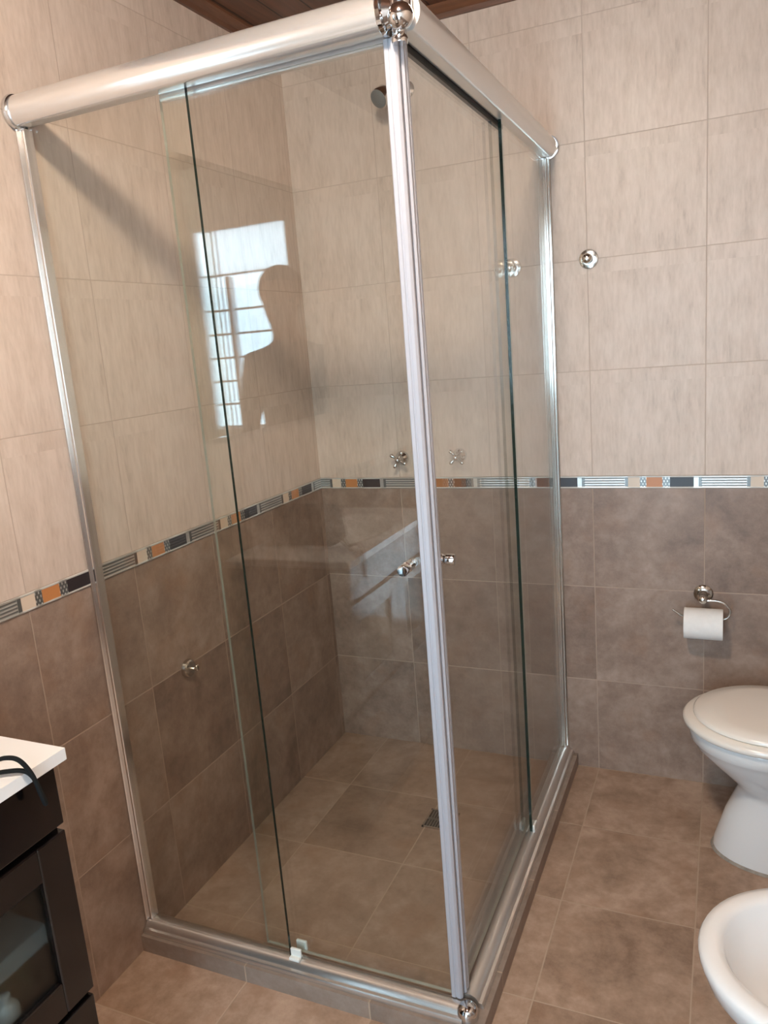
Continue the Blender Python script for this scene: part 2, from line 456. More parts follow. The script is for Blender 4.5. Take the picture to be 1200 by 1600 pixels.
struct('trim_1', bm, M['border_back'], label='metal, beige, orange and black tile border on the back wall')
bm = B(); box(bm, 0.0, 0.0035, 0.0036, ROOM_D - 0.001, ZB, ZT, 0.001, 1)
struct('trim_2', bm, M['border_left'], label='metal, beige, orange and black tile border on the left wall')
def moulding(along):
    pts = [(0, 0), (0.032, 0), (0.032, -0.008), (0.024, -0.012), (0.014, -0.022), (0.010, -0.034), (0, -0.034)]
    if along == 'x':
        return extrude(B(), [Vector((0, -a, b)) for a, b in pts], V(0.0, 0.0, ROOM_H), V(ROOM_X, 0.0, ROOM_H))
    return extrude(B(), [Vector((a, 0, b)) for a, b in pts], V(0.0, 0.034, ROOM_H), V(0.0, ROOM_D, ROOM_H))
struct('trim_3', moulding('x'), M['mould_x'], label='wooden moulding between back wall and ceiling')
struct('trim_4', moulding('y'), M['mould_y'], label='wooden moulding between left wall and ceiling')
# kerb round the shower: a low tiled step
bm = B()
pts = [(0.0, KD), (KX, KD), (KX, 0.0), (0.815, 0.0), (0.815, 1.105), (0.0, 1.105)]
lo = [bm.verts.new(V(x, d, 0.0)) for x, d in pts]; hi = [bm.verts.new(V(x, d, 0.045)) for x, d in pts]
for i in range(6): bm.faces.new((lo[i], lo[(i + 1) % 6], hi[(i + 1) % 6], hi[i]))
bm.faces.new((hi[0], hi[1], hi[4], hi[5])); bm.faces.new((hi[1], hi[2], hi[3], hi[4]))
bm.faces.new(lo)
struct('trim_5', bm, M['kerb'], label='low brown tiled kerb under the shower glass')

# glazed door seen in the glass and an added daylight window, behind the camera: white frames with tilted glass louvres
LZ1 = 1.90
def glazing(name, label, x0, x1, z0, sill, mull):
    w = bpy.data.objects.new(name, None); COL.objects.link(w)
    w.location = V((x0 + x1) / 2, ROOM_D, z0); w['kind'] = 'structure'; w['label'] = label
    bm = B(); f0, f1 = ROOM_D - 0.012, ROOM_D + 0.05; lo = z0 + (0.002 if z0 == 0 else -0.02)
    bars = [(x0 - .015, x0 + .03, lo, WIN_Z1), (x1 - .03, x1 + .015, lo, WIN_Z1), (x0, x1, lo, z0 + .04), (x0, x1, WIN_Z1 - .03, WIN_Z1),
            (x0, x1, LZ1, LZ1 + .014), (mull - .013, mull + .013, sill, LZ1)]
    if sill > z0: bars.append((x0, x1, sill - .03, sill + .02))
    for q, (a, b, c, d) in enumerate(bars): box(bm, a, b, f0 + 0.0012 * q, f1 - 0.0012 * q, c + 0.0007 * q, d - 0.0007 * q, 0.003, 1)
    obj('frame', bm, M['pvc'], w)
    for a, b in ((x0 + .032, mull - .015), (mull + .015, x1 - .032)):
        for k in range(6):
            zc = sill + 0.085 + k * 0.125
            bm = B(); r = bmesh.ops.create_cube(bm, size=1.0)
            for v in r['verts']: v.co = Vector((v.co.x * (b - a), v.co.y * 0.005, v.co.z * 0.128))
            bmesh.ops.rotate(bm, verts=bm.verts, cent=(0, 0, 0), matrix=Matrix.Rotation(0.45, 3, 'X'))
            bmesh.ops.translate(bm, verts=bm.verts, vec=V((a + b) / 2, ROOM_D + 0.025, zc))
            box(bm, a, b, ROOM_D + 0.018, ROOM_D + 0.032, zc - 0.068, zc - 0.057, mi=1)
            obj('louvre_blade', bm, [M['louvre'], M['pvc']], w)
    obj('transom_pane', box(B(), x0 + .028, x1 - .028, ROOM_D + .016, ROOM_D + .020, LZ1 + .010, WIN_Z1 - .028), M['frosted'], w)
    if sill > z0:
        obj('lower_pane', box(B(), x0 + .028, x1 - .028, ROOM_D + .016, ROOM_D + .021, z0 + .035, sill - .028), M['louvre'], w)
glazing('door_1', 'white door with glass louvres behind the camera, mirrored in the shower glass', WIN_X0, WIN_X1, 0.0, WIN_Z0, 1.10)
glazing('added_window_1', 'unseen white framed louvre window added beside the glazed door behind the camera for more daylight', W2_X0, W2_X1, WIN_Z0, WIN_Z0, 1.62)

# ceiling lamp: the warm light of the room
LX, LD = 0.95, 1.84
lamp = thing('ceiling_lamp', 'round white glass lamp on the wooden ceiling, lighting the room', 'lamp', V(LX, LD, ROOM_H))
obj('base', lathe(B(), V(LX, LD, ROOM_H), Vector((0, 0, -1)), [(0, 0.075), (0.018, 0.075), (0.024, 0.06)]), M['pvc'], lamp, smooth_angle=0.7)
obj('lamp_shade', lathe(B(), V(LX, LD, ROOM_H - 0.02), Vector((0, 0, -1)),
    [(0, 0.055), (0.012, 0.088), (0.03, 0.098), (0.05, 0.085), (0.064, 0.055), (0.07, 0.015)]), M['lamp'], lamp)

# ------------------------------------------------------------------ shower enclosure
PX, PD = 0.856, 1.143        # planes of the two glass sides
RZ0, RZ1 = 0.072, 1.978
enc = thing('shower_enclosure', 'corner shower cubicle of clear glass panels with chrome top rails', 'shower', V(0.45, 0.57, 0.045))
RR, RZ, RD, RX = 0.031, 2.006, 1.157, 0.868
def rail_section(ax):
    s = []
    for j in range(40):
        t = 2 * PI * j / 40
        o, h = math.cos(t) * 0.029, math.sin(t) * 0.0325
        if h < -0.029: h = -0.029                       # flat underside that carries the glass
        s.append(Vector((0, -o, h)) if ax == 'x' else Vector((o, 0, h)))
    return s
def end_ring(c, axis):
    return lathe(B(), c, axis, [(0.0, 0.034), (0.006, 0.0355), (0.010, 0.034), (0.011, 0.030)], 40)
r1 = obj('top_rail', extrude(B(), rail_section('x'), V(0.003, RD, RZ), V(RX - 0.028, RD, RZ)), M['alu_x'], enc, smooth_angle=0.6)
obj('end_cap', end_ring(V(0.0005, RD, RZ), Vector((1, 0, 0))), M['chrome'], r1, smooth_angle=0.6)
r2 = obj('top_rail', extrude(B(), rail_section('y'), V(RX, 0.003, RZ), V(RX, RD - 0.014, RZ)), M['alu_y'], enc, smooth_angle=0.6)
obj('end_cap', end_ring(V(RX, 0.0005, RZ), Vector((0, -1, 0))), M['chrome'], r2, smooth_angle=0.6)
bm = B()
sphere(bm, V(RX + 0.002, RD + 0.006, RZ - 0.012), 0.0215, n=32)
lathe(bm, V(RX - 0.034, RD, RZ), Vector((1, 0, 0)), [(0, 0.0315), (0.002, 0.0335), (0.009, 0.0335), (0.011, 0.026), (0.024, 0.019)], 36)
lathe(bm, V(RX - 0.008, RD - 0.010, RZ - 0.046), Vector((0, 0, 1)), [(0, 0.0135), (0.006, 0.0145), (0.012, 0.0125), (0.03, 0.0125)], 28)
lathe(bm, V(RX, RD, RZ), Vector((0, 0, 1)), [(0, 0.0195), (0.026, 0.0195), (0.030, 0.0205), (0.034, 0.019), (0.036, 0.012)], 36)
obj('corner_joint', bm, M['chrome'], enc, smooth_angle=0.7)
# black brush strips under the rails, over the sliding doors
obj('rail_gasket', box(B(), 0.352, RX - 0.03, PD - 0.022, PD - 0.010, RZ1 - 0.010, RZ1 + 0.004), M['alu_x'], r1, )
obj('rail_gasket', box(B(), PX - 0.018, PX - 0.006, 0.45, PD - 0.03, RZ1 - 0.008, RZ1 + 0.004), M['black_gasket'], r2)
# bottom rails: low rounded aluminium thresholds
def sill_section(ax):
    prof = [(-0.024, 0.0), (0.030, 0.0), (0.030, 0.006), (0.027, 0.012), (0.020, 0.013), (0.018, 0.018), (0.012, 0.025), (0.002, 0.029),
            (-0.010, 0.028), (-0.020, 0.022), (-0.024, 0.012)]
    return [Vector((0, -a, h)) if ax == 'x' else Vector((a, 0, h)) for a, h in prof]
bz = 0.0455
obj('bottom_rail', extrude(B(), sill_section('x'), V(0.002, PD + 0.006, bz), V(PX + 0.004, PD + 0.006, bz)), M['sill_x'], enc, smooth_angle=0.7)
obj('bottom_rail', extrude(B(), sill_section('y'), V(PX + 0.006, 0.002, bz), V(PX + 0.006, PD - 0.02, bz)), M['sill_y'], enc, smooth_angle=0.7)
bm = B()
lathe(bm, V(PX + 0.010, PD + 0.010, bz + 0.001), Vector((0, 0, 1)), [(0, 0.023), (0.016, 0.023), (0.024, 0.021), (0.030, 0.015), (0.033, 0.006)], 32)
obj('corner_foot', bm, M['chrome'], enc, smooth_angle=0.7)
# wall channels
bm = B(); box(bm, 0.0005, 0.017, PD - 0.011, PD + 0.015, bz + 0.028, RZ1 - 0.002, 0.002, 1); box(bm, 0.0005, 0.006, PD - 0.018, PD + 0.022, bz + 0.028, RZ1 - 0.002, 0.002, 1)
obj('wall_channel', bm, M['alu_pale'], enc)
bm = B(); box(bm, PX - 0.013, PX + 0.013, 0.0005, 0.020, bz + 0.028, RZ1 - 0.002, 0.002, 1); box(bm, PX + 0.004, PX + 0.020, 0.0005, 0.012, bz + 0.028, RZ1 - 0.002, 0.002, 1)
obj('wall_channel', bm, M['nickel'], enc)
def pane(x0, x1, d0, d1, z0, z1):
    bm = box(B(), x0, x1, d0, d1, z0, z1)
    thin = min(range(2), key=lambda i: (abs(x1 - x0), abs(d1 - d0))[i])
    bm.normal_update()
    for f in bm.faces:
        if abs(f.normal[thin]) < 0.5: f.material_index = 1
    return bm
g = [M['glass'], M['glass_edge']]; gs = [M['glass'], M['glass_edge_soft']]
GT = 0.008
FA, FB = 0.425, 0.352        # free edge of the front fixed pane; rear edge of the front door
SA, SB = 0.517, 0.442        # the same on the right-hand side
obj('fixed_panel', pane(0.0165, FA, PD, PD + GT, RZ0, RZ1), g, enc)
obj('fixed_panel', pane(PX, PX + GT, 0.016, SA, RZ0, RZ1), g, enc)
DF, DS = PD - 0.016, PX - 0.016      # planes of the doors
d1 = obj('sliding_door', pane(FB, PX - 0.022, DF, DF + GT, RZ0 + 0.006, RZ1 - 0.006), gs, enc)
d2 = obj('sliding_door', pane(DS, DS + GT, SB, PD - 0.024, RZ0 + 0.006, RZ1 - 0.006), gs, enc)
def door_profile(cx, cd, ax):
    bm = B(); z0, z1 = RZ0 + 0.004, RZ1 - 0.004
    if ax == 'x':
        pr = [(-0.013, -0.007), (0.006, -0.007), (0.012, -0.001), (0.012, 0.005), (0.008, 0.0095), (0.001, 0.0095), (-0.0005, 0.0075), (-0.003, 0.0075), (-0.0045, 0.0095), (-0.011, 0.0095), (-0.013, 0.0075)]
        sec = [Vector((a, -b, 0)) for a, b in pr]
    else:
        pr = [(-0.007, -0.013), (0.0075, -0.013), (0.0095, -0.011), (0.0095, -0.003), (0.0075, -0.0015), (0.0075, 0.001), (0.0095, 0.0025), (0.0095, 0.008), (0.006, 0.011), (-0.001, 0.011), (-0.007, 0.005)]
        sec = [Vector((a, -b, 0)) for a, b in pr]
    return extrude(bm, sec, V(cx, cd, z0), V(cx, cd, z1))
obj('door_profile', door_profile(PX - 0.016, DF + 0.006, 'x'), M['alu_z'], d1)['label'] = 'pale ridged aluminium closing strip of the front door'
obj('door_profile', door_profile(DS + 0.006, PD - 0.030, 'y'), M['alu_z'], d2)['label'] = 'pale ridged aluminium closing strip of the side door'
def knob(c, axis):
    bm = B()
    lathe(bm, c - axis * 0.028, axis, [(0, 0.006), (0.0005, 0.0095), (0.012, 0.010), (0.0135, 0.0075), (0.016, 0.0075), (0.018, 0.011), (0.023, 0.011),
          (0.033, 0.011), (0.037, 0.011), (0.039, 0.0085), (0.043, 0.0085), (0.045, 0.0112), (0.060, 0.0112), (0.0625, 0.010), (0.063, 0.004)], 28)
    return bm
obj('handle_knob', knob(V(0.797, DF + 0.003, 1.050), Vector((0, -1, 0))), M['chrome'], d1, smooth_angle=0.5)['label'] = 'chrome knob of the front glass door'
obj('handle_knob', knob(V(DS + 0.003, 1.083, 1.053), Vector((1, 0, 0))), M['chrome'], d2, smooth_angle=0.5)['label'] = 'chrome knob of the side glass door'
def clip_front():
    bm = B(); x0, x1 = 0.428, 0.456
    box(bm, x0, x1, PD - 0.001, PD + 0.020, bz + 0.026, bz + 0.034, 0.002, 1)
    box(bm, x0, x1, PD + 0.002, PD + 0.010, bz + 0.026, bz + 0.052, 0.002, 1)
    box(bm, x0, x1, PD - 0.026, PD - 0.018, bz + 0.026, bz + 0.052, 0.002, 1)
    return bm
def clip_side():
    bm = B(); d0, d1_ = 0.487, 0.517
    box(bm, PX - 0.026, PX - 0.018, d0, d1_, bz + 0.022, bz + 0.052, 0.002, 1)
    box(bm, PX - 0.020, PX + 0.010, d0, d1_, bz + 0.022, bz + 0.0262)
    box(bm, PX + 0.008, PX + 0.015, d0, d1_, bz + 0.022, bz + 0.048, 0.002, 1)
    return bm
obj('door_guide', clip_front(), M['white_plastic'], enc)['label'] = 'white plastic door guide on the front threshold'
obj('door_guide', clip_side(), M['white_plastic'], enc)['label'] = 'white plastic door guide on the side threshold'

# ------------------------------------------------------------------ fittings in the shower
OUT = Vector((0, -1, 0))      # out of the back wall
def make_tap(x, z, label, twist):
    t = thing('shower_tap', label, 'tap', V(x, 0, z), 'shower taps')
    obj('wall_flange', lathe(B(), V(x, 0.0003, z), OUT, [(0, 0.0245), (0.004, 0.0245), (0.010, 0.021), (0.016, 0.013), (0.018, 0.011), (0.030, 0.0095)], 32), M['chrome'], t, smooth_angle=0.6)
    bm = B(); hd = 0.040
    lathe(bm, V(x, 0.028, z), OUT, [(0, 0.009), (0.004, 0.0115), (0.018, 0.0115), (0.024, 0.009), (0.028, 0.004)], 24)
    for k in range(4):
        a = twist + k * PI / 2; u = Vector((math.cos(a), 0, math.sin(a)))
        lathe(bm, V(x, hd, z), u, [(0.004, 0.005), (0.014, 0.0042), (0.020, 0.0048), (0.024, 0.0068), (0.029, 0.0068), (0.033, 0.004)], 16)
    obj('cross_handle', bm, M['chrome'], t, smooth_angle=0.8)
    return t
make_tap(0.331, 1.089, 'chrome cross-handled shower tap seen just left of the corner strip', PI / 4 + 0.25)
make_tap(0.541, 1.094, 'chrome cross-handled shower tap seen just right of the corner strip', PI / 4)

sh = thing('shower_rose', 'small chrome shower head with grey face high on the back wall', 'shower head', V(0.437, 0, 2.245))
obj('wall_flange', lathe(B(), V(0.437, 0.0003, 2.245), OUT, [(0, 0.027), (0.004, 0.027), (0.010, 0.020), (0.013, 0.011), (0.030, 0.010)], 32), M['chrome'], sh, smooth_angle=0.6)
obj('arm', tube(B(), smooth_path([V(0.437, 0.02, 2.245), V(0.433, 0.05, 2.245), V(0.424, 0.075, 2.238), V(0.417, 0.092, 2.228)]), 0.0095, 16), M['chrome'], sh)
ax = (V(0.385, 0.165, 2.176) - V(0.417, 0.092, 2.228)).normalized()
o = V(0.417, 0.088, 2.230)
obj('head', lathe(B(), o, ax, [(0, 0.008), (0.004, 0.014), (0.014, 0.016), (0.020, 0.022), (0.030, 0.0275), (0.058, 0.029), (0.062, 0.028)], 36), M['chrome'], sh, smooth_angle=0.6)
obj('nozzle_plate', lathe(B(), o + ax * 0.0605, ax, [(0, 0.027), (0.003, 0.0265), (0.005, 0.023), (0.0055, 0.004)], 32), M['grey_plastic'], sh, smooth_angle=0.8)

# chrome robe hook on the back wall, right of the shower
def make_hook(x, z):
    t = thing('robe_hook', 'round chrome robe hook on the beige back wall right of the shower', 'hook', V(x, 0, z))
    obj('wall_flange', lathe(B(), V(x, 0.0003, z), OUT, [(0, 0.0285), (0.003, 0.0285), (0.006, 0.027), (0.0075, 0.022), (0.0085, 0.015)], 36), M['nickel'], t, smooth_angle=0.6)
    obj('knob', lathe(B(), V(x, 0.007, z), OUT, [(0, 0.014), (0.004, 0.010), (0.016, 0.008), (0.020, 0.010), (0.026, 0.0145), (0.032, 0.0145), (0.037, 0.010), (0.039, 0.004)], 28), M['nickel'], t, smooth_angle=0.8)
make_hook(0.980, 1.678)
# small chrome hook low on the left wall, inside the shower
IN = Vector((1, 0, 0))
hk = thing('wall_hook', 'small chrome disc hook low on the brown left wall inside the shower', 'hook', V(0, 0.868, 0.645))
obj('wall_flange', lathe(B(), V(0.0003, 0.868, 0.645), IN, [(0, 0.026), (0.004, 0.026), (0.010, 0.024), (0.013, 0.020), (0.014, 0.010)], 32), M['nickel'], hk, smooth_angle=0.5)
bm = B(); box(bm, 0.012, 0.036, 0.862, 0.872, 0.641, 0.649, 0.002, 1); box(bm, 0.031, 0.037, 0.861, 0.873, 0.641, 0.658, 0.002, 1)
obj('peg', bm, M['nickel'], hk)
# floor drain
dr = thing('floor_drain', 'square slotted metal drain in the shower floor behind the corner strip', 'drain', V(0.553, 0.440, 0))
bm = B()
x0, x1, a0, a1 = 0.505, 0.601, 0.392, 0.488
for q in ((x0, x1, a0, a0 + .006), (x0, x1, a1 - .006, a1), (x0, x0 + .006, a0, a1), (x1 - .006, x1, a0, a1)): box(bm, *q, 0.0003, 0.004)
obj('frame', bm, M['nickel'], dr)
bm = B(); box(bm, x0 + .006, x1 - .006, a0 + .006, a1 - .006, 0.0003, 0.0012, mi=1)
for k in range(9):
    xx = x0 + 0.011 + k * 0.0088
    box(bm, xx, xx + 0.0045, a0 + .008, a1 - .008, 0.0012, 0.003)
box(bm, x0 + .006, x1 - .006, (a0 + a1) / 2 - .004, (a0 + a1) / 2 + .004, 0.0012, 0.0032)
obj('grate', bm, [plain('dull steel', (0.22, 0.21, 0.19), 0.4, 0.8), M['black_gasket']], dr)

# ------------------------------------------------------------------ toilet paper holder and roll
HX, HZ = 1.303, 0.648
hol = thing('paper_holder', 'chrome toilet paper holder with a curved open arm on the brown wall', 'paper holder', V(HX, 0, HZ))
obj('wall_flange', lathe(B(), V(HX, 0.0003, HZ), OUT, [(0, 0.0285), (0.003, 0.0285), (0.007, 0.025), (0.010, 0.014), (0.014, 0.011), (0.036, 0.010)], 36), M['nickel'], hol, smooth_angle=0.6)
obj('post', lathe(B(), V(HX, 0.034, HZ), OUT, [(0, 0.011), (0.006, 0.013), (0.012, 0.0105), (0.020, 0.013), (0.028, 0.0135), (0.034, 0.010), (0.036, 0.003)], 28), M['nickel'], hol, smooth_angle=0.8)
arm = smooth_path([V(HX + 0.006, 0.060, HZ - 0.003), V(1.335, 0.060, 0.647), V(1.360, 0.060, 0.641), V(1.375, 0.060, 0.626), V(1.379, 0.060, 0.611), V(1.373, 0.060, 0.597),
                   V(1.360, 0.060, 0.5895), V(1.33, 0.060, 0.588), V(1.27, 0.060, 0.589), V(1.250, 0.060, 0.591), V(1.232, 0.060, 0.601), V(1.217, 0.060, 0.612)])
obj('arm', tube(B(), arm, 0.0036, 12), M['nickel'], hol)
rc = V(1.305, 0.060, 0.5715)
roll = thing('toilet_roll', 'white toilet paper roll hanging on the chrome holder', 'toilet roll', rc - Vector((0, 0, 0.047)))
bm = B(); hw = 0.055
lp = []
for xx, r in ((-hw, 0.0215), (-hw, 0.046), (-hw + .0015, 0.0475), (hw - .0015, 0.0475), (hw, 0.046), (hw, 0.0215)):
    lp.append([rc + Vector((xx, math.cos(2 * PI * j / 48) * r, math.sin(2 * PI * j / 48) * r)) for j in range(48)])
rings(bm, lp, closed=True)
# loose end of the sheet
s = [V(1.2505, 0.1082, 0.575), V(1.3595, 0.1082, 0.575), V(1.3595, 0.1085, 0.528), V(1.2505, 0.1085, 0.531)]
obj('paper', bm, M['paper'], roll, smooth_angle=0.6)
bm = B(); lp = []
for xx, r in ((-hw + .001, 0.0205), (-hw + .001, 0.0212), (hw - .001, 0.0212), (hw - .001, 0.0205)):
    lp.append([rc + Vector((xx, math.cos(2 * PI * j / 32) * r, math.sin(2 * PI * j / 32) * r)) for j in range(32)])
obj('core', rings(bm, lp, closed=True), M['card'], roll, smooth_angle=0.6)

# ------------------------------------------------------------------ toilet and bidet (fronts point left)
def egg(cx, cd, rf, rb, hw, z, n=56, pw=2.0):
    o = []
    for j in range(n):
        t = 2 * PI * j / n; c, s = math.cos(t), math.sin(t)
        ex = math.copysign(abs(c) ** (2 / pw), c); ey = math.copysign(abs(s) ** (2 / pw), s)
        o.append(V(cx - (rf if c > 0 else rb) * ex, cd + hw * ey, z))
    return o
TX, TD = 1.48, 0.315
toi = thing('toilet', 'white ceramic toilet with closed ivory lid against the right wall', 'toilet', V(1.6, TD, 0))
bm = B()
rings(bm, [egg(1.53, TD, 0.190, 0.32, 0.118, 0.0), egg(1.53, TD, 0.186, 0.32, 0.116, 0.03), egg(1.53, TD, 0.158, 0.32, 0.106, 0.12), egg(1.53, TD, 0.128, 0.32, 0.102, 0.19),
           egg(1.52, TD, 0.118, 0.33, 0.106, 0.215), egg(1.51, TD, 0.138, 0.33, 0.122, 0.245), egg(1.50, TD, 0.172, 0.30, 0.145, 0.285), egg(TX, TD, 0.190, 0.30, 0.164, 0.325),
           egg(TX, TD, 0.197, 0.29, 0.171, 0.340), egg(TX, TD, 0.202, 0.29, 0.175, 0.345), egg(TX, TD, 0.207, 0.29, 0.180, 0.378), egg(TX, TD, 0.205, 0.29, 0.178, 0.384)])
obj('bowl', bm, M['ceramic'], toi, smooth_angle=0.9)
bm = B()
rings(bm, [egg(TX, TD, 0.214, 0.27, 0.186, 0.386), egg(TX, TD, 0.221, 0.27, 0.193, 0.392), egg(TX, TD, 0.221, 0.27, 0.193, 0.401), egg(TX, TD, 0.214, 0.27, 0.187, 0.408), egg(TX, TD, 0.190, 0.26, 0.166, 0.410)])
obj('seat', bm, M['seat'], toi, smooth_angle=0.9)
bm = B()
rings(bm, [egg(TX, TD, 0.188, 0.26, 0.168, 0.4105), egg(TX, TD, 0.194, 0.26, 0.173, 0.414), egg(TX, TD, 0.194, 0.26, 0.173, 0.420), egg(TX, TD, 0.187, 0.26, 0.167, 0.426), egg(TX, TD, 0.14, 0.23, 0.13, 0.430), egg(TX, TD, 0.05, 0.1, 0.05, 0.432)])
obj('lid', bm, M['seat'], toi, smooth_angle=0.9)
bm = B(); box(bm, 1.76, 1.945, TD - 0.19, TD + 0.19, 0.39, 0.76, 0.02, 3); box(bm, 1.752, 1.947, TD - 0.196, TD + 0.196, 0.762, 0.79, 0.010, 2)
obj('tank', bm, M['ceramic'], toi, smooth_angle=0.9)
obj('base_seal', rings(B(), [egg(1.53, TD, 0.196, 0.325, 0.123, 0.0002), egg(1.53, TD, 0.192, 0.322, 0.119, 0.007)]), M['grime'], toi, smooth_angle=0.9)

BX, BD = 1.54, 1.175
bid = thing('bidet', 'white ceramic bidet in front of the toilet, cut by the right edge', 'bidet', V(1.62, BD, 0))
bm = B()
rings(bm, [egg(1.60, BD, 0.150, 0.28, 0.115, 0.0), egg(1.60, BD, 0.140, 0.28, 0.110, 0.05), egg(1.60, BD, 0.120, 0.28, 0.105, 0.14), egg(1.58, BD, 0.140, 0.30, 0.125, 0.22), egg(1.56, BD, 0.180, 0.33, 0.160, 0.29),
           egg(BX, BD, 0.204, 0.36, 0.186, 0.345), egg(BX, BD, 0.213, 0.38, 0.193, 0.372), egg(BX, BD, 0.214, 0.38, 0.194, 0.384), egg(BX, BD, 0.210, 0.38, 0.190, 0.391), egg(BX, BD, 0.198, 0.37, 0.178, 0.394), egg(BX, BD, 0.186, 0.26, 0.166, 0.3945),
           egg(BX, BD, 0.176, 0.25, 0.156, 0.392), egg(BX, BD, 0.171, 0.24, 0.151, 0.385), egg(BX, BD, 0.164, 0.23, 0.144, 0.36), egg(BX, BD, 0.140, 0.21, 0.122, 0.315), egg(BX, BD, 0.10, 0.16, 0.088, 0.275),
           egg(BX, BD, 0.05, 0.08, 0.045, 0.260), egg(BX, BD, 0.02, 0.02, 0.02, 0.257)])
obj('basin', bm, M['ceramic'], bid, smooth_angle=0.9)
obj('drain', lathe(B(), V(BX, BD, 0.2575), Vector((0, 0, 1)), [(0, 0.019), (0.002, 0.019), (0.003, 0.012)], 24), M['chrome'], bid)

# ------------------------------------------------------------------ vanity, mirror and bag by the left wall
VD0, VD1, VX, VZ = 1.656, 2.36, 0.400, 0.888
van = thing('vanity', 'dark wenge vanity cabinet with white basin top at the left edge', 'vanity', V(0.2, 2.0, 0))
# white top with a moulded basin
bm = B(); NX, ND = 28, 40
grid = []
def topz(x, d):
    r = math.hypot((x - 0.205) / 0.135, (d - 2.03) / 0.215)
    if r >= 1.12: return VZ
    t = max(0.0, min(1.0, (1.12 - r) / 0.62)); return VZ - 0.085 * (t * t * (3 - 2 * t))
for i in range(NX + 1):
    x = 0.0005 + (VX - 0.0005) * i / NX
    grid.append([bm.verts.new(V(x, VD0 + (VD1 - VD0) * j / ND, topz(x, VD0 + (VD1 - VD0) * j / ND))) for j in range(ND + 1)])
for i in range(NX):
    for j in range(ND):
        f = bm.faces.new((grid[i][j], grid[i + 1][j], grid[i + 1][j + 1], grid[i][j + 1])); f.smooth = True
loop = [grid[i][0] for i in range(NX + 1)] + [grid[NX][j] for j in range(1, ND + 1)] + [grid[i][ND] for i in range(NX - 1, -1, -1)] + [grid[0][j] for j in range(ND - 1, 0, -1)]
low = [bm.verts.new(v.co - Vector((0, 0, 0.020))) for v in loop]
for k in range(len(loop)):
    bm.faces.new((loop[k], loop[(k + 1) % len(loop)], low[(k + 1) % len(loop)], low[k]))
obj('basin_top', bm, M['ceramic'], van, smooth_angle=0.7)
CD0, CD1, CX = VD0 + 0.012, VD1 - 0.012, 0.366
bm = B()
box(bm, 0.001, CX, CD0, CD0 + 0.018, 0.06, 0.867, 0.0015, 1); box(bm, 0.001, CX, CD1 - 0.018, CD1, 0.06, 0.867, 0.0015, 1)
box(bm, 0.001, CX, CD0 + 0.018, CD1 - 0.018, 0.06, 0.078); box(bm, 0.001, 0.012, CD0 + 0.018, CD1 - 0.018, 0.078, 0.80)
box(bm, 0.330, CX, CD0 + 0.018, CD1 - 0.018, 0.745, 0.762); box(bm, 0.02, CX - 0.03, CD0 + 0.03, CD1 - 0.03, 0.0, 0.06)
box(bm, 0.330, CX, CD0 + 0.018, CD1 - 0.018, 0.432, 0.450)
obj('body', bm, M['wenge'], van)
obj('drawer', box(B(), CX + 0.0005, CX + 0.019, CD0 + 0.002, CD1 - 0.002, 0.760, 0.864, 0.002, 2), M['wenge'], van)['label'] = 'plain dark drawer front under the white top'
def framed_door(d0, d1, z0, z1, st):
    bm = B(); a, b = CX + 0.0005, CX + 0.019
    box(bm, a, b, d0, d0 + st, z0, z1, 0.002, 1); box(bm, a, b, d1 - st, d1, z0, z1, 0.002, 1)
    box(bm, a, b, d0 + st, d1 - st, z0, z0 + st, 0.002, 1); box(bm, a, b, d0 + st, d1 - st, z1 - st, z1, 0.002, 1)
    dd = obj('door', bm, M['wenge'], van)
    obj('glass_pane', box(B(), a + 0.005, a + 0.010, d0 + st - 0.004, d1 - st + 0.004, z0 + st - 0.004, z1 - st + 0.004), M['dark_glass'], dd)['label'] = 'rippled glass pane of the vanity door'
mid = (CD0 + CD1) / 2
framed_door(CD0 + 0.002, mid - 0.0015, 0.446, 0.748, 0.058)
framed_door(mid + 0.0015, CD1 - 0.002, 0.446, 0.748, 0.058)
obj('drawer', box(B(), CX + 0.0005, CX + 0.019, CD0 + 0.006, CD1 - 0.002, 0.080, 0.436, 0.002, 2), M['wenge'], van)['label'] = 'deep dark lower drawer front'
obj('shelf', box(B(), 0.013, 0.322, CD0 + 0.0185, CD1 - 0.0185, 0.535, 0.568, 0.002, 1), M['paint'], van)['label'] = 'white shelf seen blurred behind the glass pane'
tag(obj('storage_box', box(B(), 0.06, 0.30, 1.715, 1.90, 0.4505, 0.522, 0.004), plain('ochre card', (0.26, 0.17, 0.06), 0.8)), 'ochre box on the vanity floor under the white shelf, blurred behind the glass door', 'box')
tag(obj('bottle', lathe(B(), V(0.325, 1.79, 0.4505), Vector((0, 0, 1)), [(0, 0.018), (0.002, 0.020), (0.045, 0.020), (0.055, 0.012), (0.058, 0.010), (0.068, 0.010), (0.070, 0.006)], 24), M['pvc'], smooth_angle=0.7), 'small white bottle low behind the glass vanity door', 'bottle')
tag(obj('jar', lathe(B(), V(0.24, 1.80, 0.5685), Vector((0, 0, 1)), [(0, 0.032), (0.003, 0.035), (0.055, 0.035), (0.060, 0.030), (0.075, 0.030), (0.077, 0.02)], 28), plain('green jar', (0.05, 0.12, 0.05), 0.3), smooth_angle=0.7), 'dark green jar standing on the white shelf behind the glass vanity door', 'jar')
fa = thing('basin_faucet', 'chrome basin faucet on the white vanity top, mirrored in the glass', 'faucet', V(0.05, 2.03, VZ))
obj('base', lathe(B(), V(0.045, 2.03, VZ + 0.0003), Vector((0, 0, 1)), [(0, 0.025), (0.006, 0.025), (0.010, 0.018), (0.06, 0.017), (0.075, 0.019), (0.085, 0.012)], 28), M['chrome'], fa, smooth_angle=0.6)
